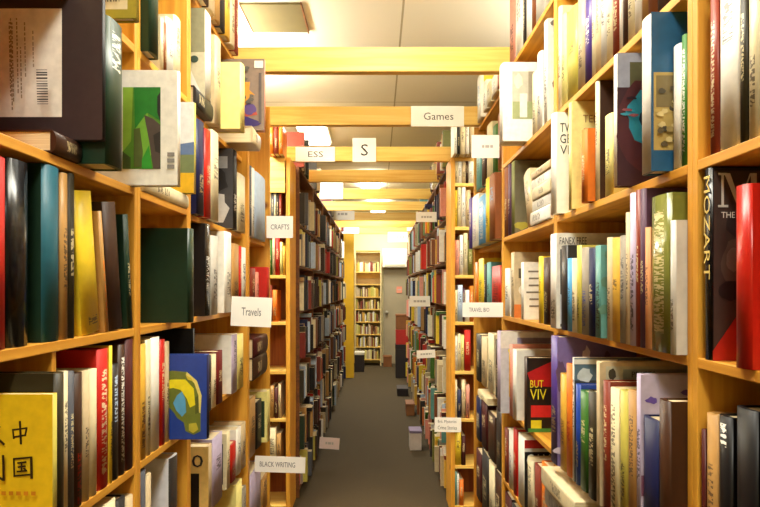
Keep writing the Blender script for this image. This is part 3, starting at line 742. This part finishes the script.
# ---- cross bookcases that face us where the aisle narrows
ROWS_X = [2.05, 1.78, 1.48, 1.19, 0.885, 0.59, 0.30, 0.05]
YX = 3.72
def cross_bookcase(x0, x1, label):
    e = empty('bookcase', ((x0+x1)/2, YX + .13, 0), label, 'bookcase', 'pine bookcases along the aisle')
    l2 = (x1-x0)/2
    for a, b in ((-l2, -l2+.026), (l2-.026, l2)):
        box_obj('side_panel', (a, -.13, 0), (b, .13, 2.21), M_upright, e, .002)
    for z in ROWS_X + [2.21]:
        box_obj('shelf', (-l2+.026, -.13, z-.02), (l2-.026, .13, z), M_cross_lit, e, .0015)
    box_obj('back_panel', (-l2+.03, .126, .03), (l2-.03, .13, 2.19), M_back_shaded, e)
    return e
cross_bookcase(.452, .86, 'pine bookcase facing us beyond the right run, behind the two-line card')
cb_l = cross_bookcase(-.95, -.545, 'pine bookcase facing us beyond the left run, upper front boarded')
box_obj('front_board', (-.172, -.142, 1.99-.0), (.172, -.1305, 2.20), M_cross_lit, cb_l, .001)

def cross_row(zi, entries, where):
    prev = -9
    for (p0, p1, py, col) in entries:
        s = F/YX
        x0, x1 = (p0-CX)/s, (p1-CX)/s
        z0 = ROWS_X[zi] + .0006
        h = min(H + (CY-py)/s - z0, (ROWS_X[zi-1] if zi else 2.21) - .024 - z0)
        e = make_book('F', (x0, YX+.004, z0), max(.006, x1-x0-.0012), max(.1, h), .16, col)
        BOOKS.append(dict(e=e, col=col, t=x1-x0, h=h, where=where, label=None, row=('F', where, zi)))
XR = 'shelf facing us beyond right run'
def xw(i, side): return f"{ORD[i]} {'shelf facing us beyond ' + side + ' run'}"
ROWS_X.append(2.21)
def top_row(entries, where):
    for (p0, p1, h, col) in entries:
        s_ = F/YX; x0, x1 = (p0-CX)/s_, (p1-CX)/s_
        e = make_book('F', (x0, YX-.1, 2.2106), x1-x0-.0014, h, .16, col)
        BOOKS.append(dict(e=e, col=col, t=x1-x0, h=h, where=where, label=None, row=('F', where, 'top')))
top_row([(452,455,.2,'white'),(455.2,458,.22,'charcoal'),(458.2,463,.2,'cream'),(463.2,467,.23,'white'),(467.2,473,.2,'beige')], 'top of cross bookcase beyond right run')
top_row([(272,276.4,.2,'orange'),(276.6,281,.18,'red-brown'),(281.2,285.5,.17,'orange')], 'top of boarded cross bookcase beyond left run')
cross_row(0, [(455.2,458,150,'cream'),(458.2,462,146,'white'),(462.2,466,150,'beige'),(466.2,468.4,152,'dark brown'),(468.6,474,148,'white')], xw(0,'right'))
cross_row(1, [(455.2,457.6,190,'yellow'),(457.8,461.5,182,'cream'),(461.7,466,186,'white'),(466.2,471,190,'beige')], xw(1,'right'))
cross_row(2, [(455.2,459.6,240,'pink'),(459.8,463.5,235,'white'),(463.7,468,233,'cream'),(468.2,473,240,'olive')], xw(2,'right'))
cross_row(3, [(455.2,457.8,290,'cream'),(458,463,285,'pale blue'),(463.2,465,288,'plum'),(465.2,469.8,290,'white'),(470,474,286,'orange')], xw(3,'right'))
cross_row(4, [(455.2,457.8,336,'white'),(458,461.2,334,'cream'),(461.4,464.4,335,'pale yellow'),(464.6,471,330,'red')], xw(4,'right'))
cross_row(5, [(455.2,457.4,380,'cream'),(457.6,461.6,390,'navy'),(461.8,466,380,'beige'),(466.2,470,385,'pink')], xw(5,'right'))
cross_row(6, [(455.2,461.5,432,'yellow'),(461.8,466,436,'maroon')], xw(6,'right'))
cross_row(7, [(455.2,457,472,'teal'),(457.2,459.4,474,'white'),(459.6,464,480,'orange')], xw(7,'right'))
cross_row(1, [(268,271,190,'beige'),(271.2,273.6,192,'slate'),(273.8,276,188,'cream'),(276.2,278.6,190,'charcoal'),(278.8,281.5,193,'red-brown')], xw(1,'left'))
cross_row(2, [(268,272,240,'green'),(272.2,275,238,'beige'),(275.2,279.6,238,'red'),(279.8,282.5,242,'pale yellow'),(282.7,285.4,246,'gold')], xw(2,'left'))
cross_row(3, [(266,272,285,'red-brown'),(272.2,277,290,'orange')], xw(3,'left'))
cross_row(5, [(270,274,386,'tan'),(274.2,278,388,'maroon'),(278.2,281,384,'beige')], xw(5,'left'))
cross_row(6, [(268,276,428,'cream'),(276.2,281,434,'tan')], xw(6,'left'))

# ---- labels of the books
CNT = {}
def an(c): return ('an ' if c[0] in 'aeiou' else 'a ') + c
def words(s): return len(s.replace(',', ' ').split())
rows = {}
for b in BOOKS: rows.setdefault(b['row'], []).append(b)
for r, bs in rows.items():
    n = len(bs)
    lefty = r[0] in ('L', 'F')
    order = bs if lefty else bs[::-1]          # as seen from left to right
    for i, b in enumerate(order):
        if b['label']:
            lab = b['label']
            cands = [lab]
        else:
            t = 'slim ' if b['t'] < .017 else ('thick ' if b['t'] > .05 else '')
            tall = 'tall ' if b['h'] > .25 else ('short ' if b['h'] < .19 else '')
            c = b['col']
            lc = order[i-1]['col'] if i else None; rc = order[i+1]['col'] if i+1 < n else None
            same = [x for x in order if x['col'] == c]
            if lc and rc:
                nb = f"between {lc} and {rc} ones" if lc != rc else f"between two {lc} ones"
            elif lc: nb = f"right of {an(lc)} one"
            elif rc: nb = f"left of {an(rc)} one"
            else: nb = ''
            nbs = f"beside {an(rc or lc)} one" if (rc or lc) else ''
            ordw = ['first','second','third','fourth','fifth','sixth','seventh','eighth','ninth','tenth','eleventh','twelfth','thirteenth','fourteenth','fifteenth','sixteenth','seventeenth','eighteenth'][i] + ' from left'
            cands = []
            if len(same) == 1:
                cands += [f"{t}{c} book {nb}, {b['where']}", f"{t}{tall}{c} book, {b['where']}"]
            cands += [f"{t}{c} book {nb}, {b['where']}", f"{c} book {nb}, {b['where']}", f"{t}{c} book, {ordw}, {b['where']}", f"{c} book, {ordw}, {b['where']}"]
        for lab in cands:
            if words(lab) <= 16 and lab.lower() not in used_labels: break
        used_labels.add(lab.lower())
        b['e']['label'] = lab
print('BOOKS', len(BOOKS))

# ================================================================ far runs: bookcases and the mass of small books
BY = [(2.265,-.62,.62),(3.0,-.68,.62),(3.85,-.64,.60),(4.6,-.62,.58),(5.47,-.62,.58),(6.28,-.62,.58),(7.2,-.62,.58),(8.0,-.62,.58),(9.0,-.62,.58)]
FAR_L, FAR_R = .525, .462
ROWS_FL = [1.83, 1.55, 1.245, .93, .62, .32, .06]
ROWS_FR = [1.88, 1.58, 1.29, .99, .68, .36, .06]
dark_pal = ['dark brown','black','charcoal','maroon','dark olive','brown','slate','navy','red-brown','dark brown','charcoal','black','cream','white','beige','red','tan','dark green','pale blue','grey','dark red','tan','olive yellow','cream']
mix_pal = ['dark brown','cream','white','beige','red','maroon','brown','navy','yellow','pale blue','teal','tan','olive','charcoal','orange','grey','pink','green','red-brown','white','gold']
mb = bmesh.new(); mcl = mb.loops.layers.float_color.new('Col')
def mass_box(lo, hi, col, face=None):
    c = lin(col)
    fs = add_box(mb, lo, hi)
    j = rnd.uniform(.8, 1.1)
    for f in fs:
        top = abs(f.calc_center_median().z - hi[2]) < 1e-6
        cc = lin((206,186,140)) if top else tuple(min(1, v*j) for v in c)
        for l in f.loops: l[mcl] = (*cc, 1)
def fill(y0, y1, z, side, plane, pal, zmax):
    sg = 1 if side == 'R' else -1
    y = y0; hp = 0
    while y < y1 - .05:
        t = rnd.choice([.012,.016,.02,.024,.03,.04,.055])
        if rnd.random() < .05: y += rnd.uniform(.02, .1); continue
        h = min(rnd.uniform(.17, .25), zmax - z - .01)
        d = rnd.uniform(.13, .18); pr = rnd.choice([rnd.uniform(-.015, .02), rnd.uniform(-.01, .05)])
        if y + t > y1: break
        xa = plane - pr
        a, b = (xa, xa + d) if side == 'R' else (-xa - d, -xa)
        mass_box((a, y, z+.0006), (b, y + t - .0012, z + h), C[rnd.choice(pal)])
        if rnd.random() < .12 and zmax - z - h > .05 and h >= hp:
            tt = min(.03, zmax - z - h - .01); y_a, y_b = max(y0, y-.05), min(y1, y+t+.01)
            mass_box((a, y_a, z+h+.002), (b, y_b, z+h+tt), C[rnd.choice(pal)])
        y += t; hp = h
yf0, yf1, nfar = 4.0, 9.18, 6
stp = (yf1-yf0)/nfar
nm = ['first','second','third','fourth','fifth','sixth']
for i in range(nfar):
    a, b = yf0 + i*stp, yf0 + (i+1)*stp - .002
    bookcase('L', a, b, FAR_L, ROWS_FL + [2.21], f"{nm[i]} dark bookcase beyond the boarded left cross bookcase", 2.21, .24, dark=True)
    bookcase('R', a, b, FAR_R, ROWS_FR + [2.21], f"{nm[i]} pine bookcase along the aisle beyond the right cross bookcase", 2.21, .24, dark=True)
    for rr, side, pl, pal in ((ROWS_FL, 'L', FAR_L, dark_pal), (ROWS_FR, 'R', FAR_R, mix_pal)):
        for k, z in enumerate(rr):
            fill(a+PT+.002, b-PT-.002, z, side, pl, pal, (rr[k-1] if k else 2.21) - ST)
        lo_, hi_ = [(a+.05,b-.05),(a+.05,a+.34),(a+.5,b-.1),(a+.1,a+.3),(a+.4,a+.6),(a+.1,a+.4)][i]
        if i == 0: lo_ = a + .02; hi_ = b - .30
        yb = [y for y, _, _ in BY if lo_-.06 < y < hi_+.06]
        if yb: hi_ = min(hi_, yb[0]-.04) if yb[0] - lo_ > .2 else hi_; lo_ = lo_ if yb[0] - lo_ > .2 else max(lo_, yb[0]+.04)
        if hi_ - lo_ > .08: fill(lo_, hi_, 2.21, side, pl, pal, 2.21 + rnd.uniform(.24,.3))
# end-wall shelf books
EB_Y, EB_X0, EB_X1 = 10.80, -.42, .06
EB_ROWS = [.12 + .225*i for i in range(8)]
for k, z in enumerate(EB_ROWS):
    x = EB_X0 + .03
    if k == 6: continue
    while x < EB_X1 - .06:
        t = rnd.choice([.016,.02,.026,.034])
        h = rnd.uniform(.13, .185)
        if rnd.random() > .07:
            mass_box((x, EB_Y+.005, z+.0006), (x+t-.0015, EB_Y+.15, z+h), C[rnd.choice(['cream','beige','white','red-brown','tan','maroon','gold','pale yellow','olive yellow','brown','beige'])])
        x += t
M_mass = ink_material('small_book_covers', 'Col', 0.45)
mass = mesh_obj('small_books', mb, M_mass)
mass['kind'] = 'stuff'; mass['label'] = 'rows of small books filling the far shelves down to the end wall'; mass['category'] = 'books'

e = empty('bookcase', ((EB_X0+EB_X1)/2, EB_Y+.13, 0), 'cream-painted bookcase against the end wall beside the grey door', 'bookcase')
w2 = (EB_X1-EB_X0)/2
for a in (-w2, w2-.02): box_obj('side_panel', (a, -.13, 0), (a+.02, .13, 2.08), M_cream_wood, e, .001)
for z in EB_ROWS + [2.08]: box_obj('shelf', (-w2+.02, -.13, z-.02), (w2-.02, .13, z), M_cross_lit, e, .001)
box_obj('back_panel', (-w2+.02, .124, .04), (w2-.02, .13, 2.05), M_cream_wood, e)

# ================================================================ beams over the aisle
bl = ['first and lowest-hanging pine crossboard above the aisle', 'pine crossboard carrying the Games card', 'pine crossboard carrying two white cards', 'fourth pine crossboard above the aisle', 'fifth pine crossboard, one white card hung at its end', 'sixth pine crossboard above the aisle',
      'seventh pine crossboard with two pale cards', 'eighth pine crossboard above the aisle', 'last pine crossboard by the yellow post']
for (y, x0, x1), lb in zip(BY, bl):
    o = box_obj('crossboard', (x0, -.02, 0), (x1, .02, .092), M_cross_lit, None, .002, (0, y, 2.2105))
    thing(o, lb, 'board', 'pine crossboards over the aisle')
o = box_obj('wooden_post', (-.035,-.035,0), (.035,.035,2.21), M_upright, None, .003, (-.64,3.0,0)); thing(o, 'pine post behind the left run carrying the second crossboard', 'post')
o = box_obj('wooden_post', (-.093,-.06,0), (.093,.06,2.6), flat_mat('yellow_paint', (214,168,30), .5, .1, 6), None, .004, (-.47,9.4,0)); thing(o, 'wide yellow post at the far end of the aisle', 'post')

# ================================================================ cards with writing
def card(px0, py0, px1, py1, y, lines, label, mat=M_paper, name='sign_card', tilt=0.0, textmat=M_text, th=.5):
    s = F/y
    x0, x1 = (px0-CX)/s, (px1-CX)/s; z0, z1 = H + (CY-py1)/s, H + (CY-py0)/s
    w, h = x1-x0, z1-z0
    e = empty(name, ((x0+x1)/2, y, z0), label, 'sign', None, (0, math.radians(tilt), 0))
    box_obj('card', (-w/2, -.0008, 0), (w/2, .0008, h), mat, e)
    n = len(lines)
    for i, (body, fa, fb) in enumerate(lines):
        lh = h*th/n
        zc = h*(1 - (i+.5)/n*.8 - .1) if n > 1 else h*.5
        if body == '~':      # print too small to read: a line of dark dashes
            bm = bmesh.new(); x = fa*w
            while x < fb*w:
                q = min(fb*w, x + rnd.uniform(.08, .16)*w)
                bm.faces.new([bm.verts.new((-w/2 + a, -.0013, zc + c*lh*.2)) for a, c in ((x,-1),(q,-1),(q,1),(x,1))]); x = q + .03*w
            mesh_obj('lettering', bm, M_faint, e)
            continue
        text_obj('lettering', body, (-w/2 + fa*w, -.0013, zc - lh*.32), (1,0,0), (0,0,1), (fb-fa)*w, lh*.64, textmat, e)
    return e
M_faint = flat_mat('faint_ink', (178,174,168), .6)
M_grey_ink = flat_mat('grey_ink', (96,94,100), .6)
card(411,106,464,126.5, 2.975, [('Games',.24,.80)], 'white card reading Games on the second crossboard', th=.56)
card(295.5,147,335,161.5, 3.825, [('ESS',.32,.70)], 'white card reading ESS on the third crossboard', th=.62)
card(352.5,138,376,162, 3.824, [('S',.36,.66)], 'white card reading S on the third crossboard', th=.75)
card(230.5,297,271,326.5, 1.985, [('Travels',.26,.74)], 'white card reading Travels below the white books on the left', th=.42, tilt=2.5, textmat=M_grey_ink)
card(266.5,216,293,238, 2.62, [('CRAFTS',.16,.86)], 'white card reading Crafts beside the pale blue book', th=.36, textmat=M_grey_ink)
card(254.5,456.5,305,472.5, 2.36, [('BLACK WRITING',.10,.80)], 'long white card low on the left run', th=.5, tilt=2, textmat=M_grey_ink)
card(462.5,302.5,503,317, 2.325, [('TRAVEL BIO',.16,.66)], 'long white card below the yellow and red books on the right', th=.45, textmat=M_grey_ink)
card(434.5,417.5,461,432, 3.70, [('Brit. Mysteries',.12,.82),('Crime Stories',.12,.84)], 'white card with two lines of print on the right cross bookcase', th=.8, tilt=1, textmat=M_grey_ink)
card(471.5,135,500.5,158, 2.40, [('~',.36,.74)], 'blank-looking white card near the top of the right run', th=.3, textmat=M_grey_ink)
card(320,180,343,199, 5.44, [('~',.2,.75)], 'white card hung on the fifth crossboard', th=.5, textmat=M_grey_ink)
card(330.5,208,354.5,220, 7.17, [('~',.3,.7)], 'white card on the seventh crossboard, above the yellow post', th=.5, textmat=M_grey_ink)
card(340,226,359,233.5, 8.96, [('~',.15,.85)], 'small white card on the last crossboard near the yellow post', th=.6, textmat=M_grey_ink)
card(388,232,407.5,242, 8.955, [('~',.12,.85)], 'wide pale card on the last crossboard above the door', th=.5, textmat=M_grey_ink)
card(416,212,437,222, 4.25, [('~',.25,.75)], 'pale card sticking out high on the far right shelves', th=.5, textmat=M_grey_ink)
card(409.5,296,430,306.5, 4.7, [('~',.2,.8)], 'pale card at eye height on the far right shelves', th=.5, textmat=M_grey_ink)
card(417,350,435.5,358, 4.25, [('~',.2,.8)], 'white card below the middle of the far right shelves', th=.5, textmat=M_grey_ink, tilt=-3)
card(319,437.5,339,449, 4.75, [('~',.3,.7)], 'pinkish card near the floor on the far left shelves', mat=flat_mat('pink_card', (226,206,204), .7), th=.5, textmat=M_grey_ink, tilt=4)

# ================================================================ far end things
def crate(name, x, y, z, w, d, h, mat, label, cat, lid=None, n=1):
    e = empty(name, (x, y, z), label, cat)
    bm = bmesh.new(); add_box(bm, (-w/2,-d/2,0), (w/2,d/2,h*.86), .004); mesh_obj('body', bm, mat, e)
    bm = bmesh.new(); add_box(bm, (-w/2-.004,-d/2-.004,h*.86+.0005), (w/2+.004,d/2+.004,h), .004); mesh_obj('lid', bm, lid or mat, e)
    return e
Mb, Mr, Mk = flat_mat('brown_board',(128,78,36),.7,.1), flat_mat('red_board',(176,36,26),.6,.08), flat_mat('black_board',(34,24,22),.6,.1)
Y9 = 9.45
crate('storage_box', .385, Y9, 0.0, .22, .26, .52, Mk, 'black box at the bottom of the stack by the grey door', 'box')
crate('storage_box', .385, Y9, .5205, .21, .25, .23, Mr, 'red box in the middle of the stack by the grey door', 'box')
crate('storage_box', .385, Y9, .751, .21, .24, .24, Mb, 'brown box topmost of the stack by the grey door', 'box')
crate('storage_box', .32, 7.9, 0, .14, .30, .10, Mk, 'low black box on the carpet against the far right shelves', 'box')
crate('storage_box', .355, 6.7, 0, .09, .26, .13, Mb, 'small tan box on the carpet against the far right shelves', 'box')
crate('carton', .325, 5.25, 0, .10, .16, .17, flat_mat('white_board',(214,204,196),.7,.08), 'small white carton on the carpet by the right shelves', 'box', flat_mat('purple_board',(128,112,140),.7))
crate('storage_box', -.31, 10.1, 0, .16, .2, .33, Mk, 'dark box on the floor beside the yellow post', 'box', flat_mat('white_lid',(220,214,196),.6))
crate('carton', .17, 10.75, 0, .15, .2, .19, Mb, 'small brown carton on the floor before the grey door', 'box')

# ================================================================ room shell
M_wall = flat_mat('cream_wall', (232,216,160), .85, .03, 3)
def ceiling_mat():
    m, nt, b = new_mat('ceiling_board')
    tc = N(nt, 'ShaderNodeTexCoord'); mp = N(nt, 'ShaderNodeMapping'); mp.inputs['Location'].default_value = (-.13, .2, 0)
    br = N(nt, 'ShaderNodeTexBrick'); br.offset = 0.0; br.inputs['Scale'].default_value = 1.0
    br.inputs['Color1'].default_value = (*lin((236,231,214)), 1); br.inputs['Color2'].default_value = (*lin((229,223,204)), 1); br.inputs['Mortar'].default_value = (*lin((176,166,136)), 1)
    br.inputs['Mortar Size'].default_value = .006; br.inputs['Brick Width'].default_value = 1.22; br.inputs['Row Height'].default_value = 2.44
    nt.links.new(tc.outputs['Object'], mp.inputs[0]); nt.links.new(mp.outputs[0], br.inputs['Vector']); nt.links.new(br.outputs['Color'], b.inputs['Base Color'])
    b.inputs['Roughness'].default_value = .9
    return m
M_ceil = ceiling_mat()
def carpet_mat():
    m = flat_mat('grey_carpet', (66,52,24), .95, .28, 130, .5)
    return m
ZC = 2.85
struct('floor', (-3.4,-1.6,-.1), (3.4,11.3,0), carpet_mat(), 'dark grey-brown carpet')
struct('ceiling', (-3.4,-1.6,ZC), (3.4,11.3,ZC+.1), M_ceil, 'off-white boarded ceiling')
struct('wall_left', (-3.5,-1.6,0), (-3.4,11.3,ZC), M_wall, 'cream side wall')
struct('wall_right', (3.4,-1.6,0), (3.5,11.3,ZC), M_wall, 'cream side wall')
struct('wall_back', (-3.4,11.2,0), (3.4,11.3,ZC), M_wall, 'cream end wall of the aisle')
struct('wall_front', (-3.4,-1.7,0), (3.4,-1.6,ZC), M_wall, 'wall behind the viewer')
dr = struct('door_1', (.10,11.14,0), (.62,11.199,1.86), flat_mat('grey_door',(164,152,124),.5,.05,5), 'grey door at the end of the aisle')
hb = bmesh.new(); bmesh.ops.create_uvsphere(hb, u_segments=12, v_segments=8, radius=.03, matrix=Matrix.Translation((.16,11.11,.95)))
mesh_obj('door_knob', hb, flat_mat('steel',(170,160,140),.3), dr)
card(396.5,286.5,402,293, 11.13, [('~',.2,.8)], 'small red notice on the grey door', mat=flat_mat('red_notice',(222,140,112),.6), th=.4, name='notice')
e = empty('wall_unit', (.32,11.08,1.78), 'white box unit on the wall above the grey door', 'wall unit')
box_obj('casing', (-.24,-.1,0), (.22,.119,.34), flat_mat('white_plastic',(240,234,214),.5), e, .012)
box_obj('grille', (-.2,-.106,.02), (.18,-.101,.05), flat_mat('grille_grey',(190,180,150),.6), e)
bs = struct('baseboard_back', (-3.4,11.185,0), (-.44,11.199,.09), M_cream_wood, 'cream skirting of the end wall')
# recessed tan ceiling panel
e = empty('ceiling_panel', (-.6,3.21,ZC), 'tan panel set in the pale ceiling', 'panel')
box_obj('panel', (-.10,-.165,-.012), (.205,.165,-.001), flat_mat('tan_panel',(112,99,58),.8,.06,8), e)
for a, b in (((-.105,-.17,-.016),(-.1005,.17,-.0005)), ((.2055,-.17,-.018),(.213,.17,-.0005))):
    box_obj('edge_strip', a, b, Mb, e)

# ================================================================ lamps of the shop and added fill lights
LC = (1,.97,.85)
def tube_light(x, y, power, name='ceiling_light', l=1.2, w=.28, drop=0.0, label='', up=0):
    e = empty(name, (x, y, ZC-drop), label, 'light', 'ceiling lights')
    box_obj('housing', (-w/2,-l/2,-.05), (w/2,l/2,-.001), flat_mat('white_metal',(235,232,222),.4), e, .004)
    m, nt, b = new_mat('lit_diffuser')
    b.inputs['Emission Color'].default_value = (1,.93,.76,1); b.inputs['Emission Strength'].default_value = 6.0
    box_obj('diffuser', (-w/2+.02,-l/2+.02,-.075), (w/2-.02,l/2-.02,-.0505), m, e, .006)
    li = bpy.data.lights.new('tube_light', 'AREA'); li.shape = 'RECTANGLE'; li.size = w; li.size_y = l; li.energy = power; li.color = LC
    lo = bpy.data.objects.new('tube_light', li); lo.location = (0,0,-.085); link(lo, e)
    if up:
        l2 = bpy.data.lights.new('added_uplight', 'AREA'); l2.shape = 'RECTANGLE'; l2.size = w; l2.size_y = l; l2.energy = up; l2.color = LC  # extra upward lamp, added to brighten the ceiling
        u = bpy.data.objects.new('added_uplight', l2); u.location = (0,0,.004); u.rotation_euler = (math.pi,0,0); link(u, e)
    return e
tube_light(0, -.7, 26, label='unseen fill light added above the viewer')  # added out of view so that covers facing the camera are lit
tube_light(-1.0, 3.4, 34, up=32, drop=.30, label='hung light over the next aisle beyond the left run')
tube_light(-.58, 5.3, 36, l=1.0, label='ceiling light above the aisle past the third crossboard')
tube_light(-.1, 8.0, 38, up=10, drop=.05, label='ceiling light above the far part of the aisle')
tube_light(0, 10.2, 30, up=8, drop=.05, label='ceiling light before the end wall', l=.9)
tube_light(1.3, 2.6, 16, up=34, drop=.30, label='hung light over the next aisle beyond the right run')
tube_light(0, 1.3, 15, up=12, drop=.25, label='hung light above the near shelves')

wd = bpy.data.worlds.new('World'); scene.world = wd; wd.use_nodes = True
wd.node_tree.nodes['Background'].inputs[0].default_value = (1,.9,.7,1); wd.node_tree.nodes['Background'].inputs[1].default_value = .1

cam = bpy.data.cameras.new('Camera'); co = bpy.data.objects.new('Camera', cam); link(co)
co.location = (0,0,H); co.rotation_euler = (math.pi/2,0,0)
cam.sensor_fit = 'HORIZONTAL'; cam.sensor_width = 36; cam.lens = 36*F/760
cam.shift_x = (380-CX)/760; cam.shift_y = (CY-253.5)/760; cam.clip_start = .02
scene.camera = co
vs = scene.view_settings
vs.view_transform = 'Standard'; vs.look = 'None'; vs.gamma = 1.0; vs.exposure = 0.6; vs.use_curve_mapping = False
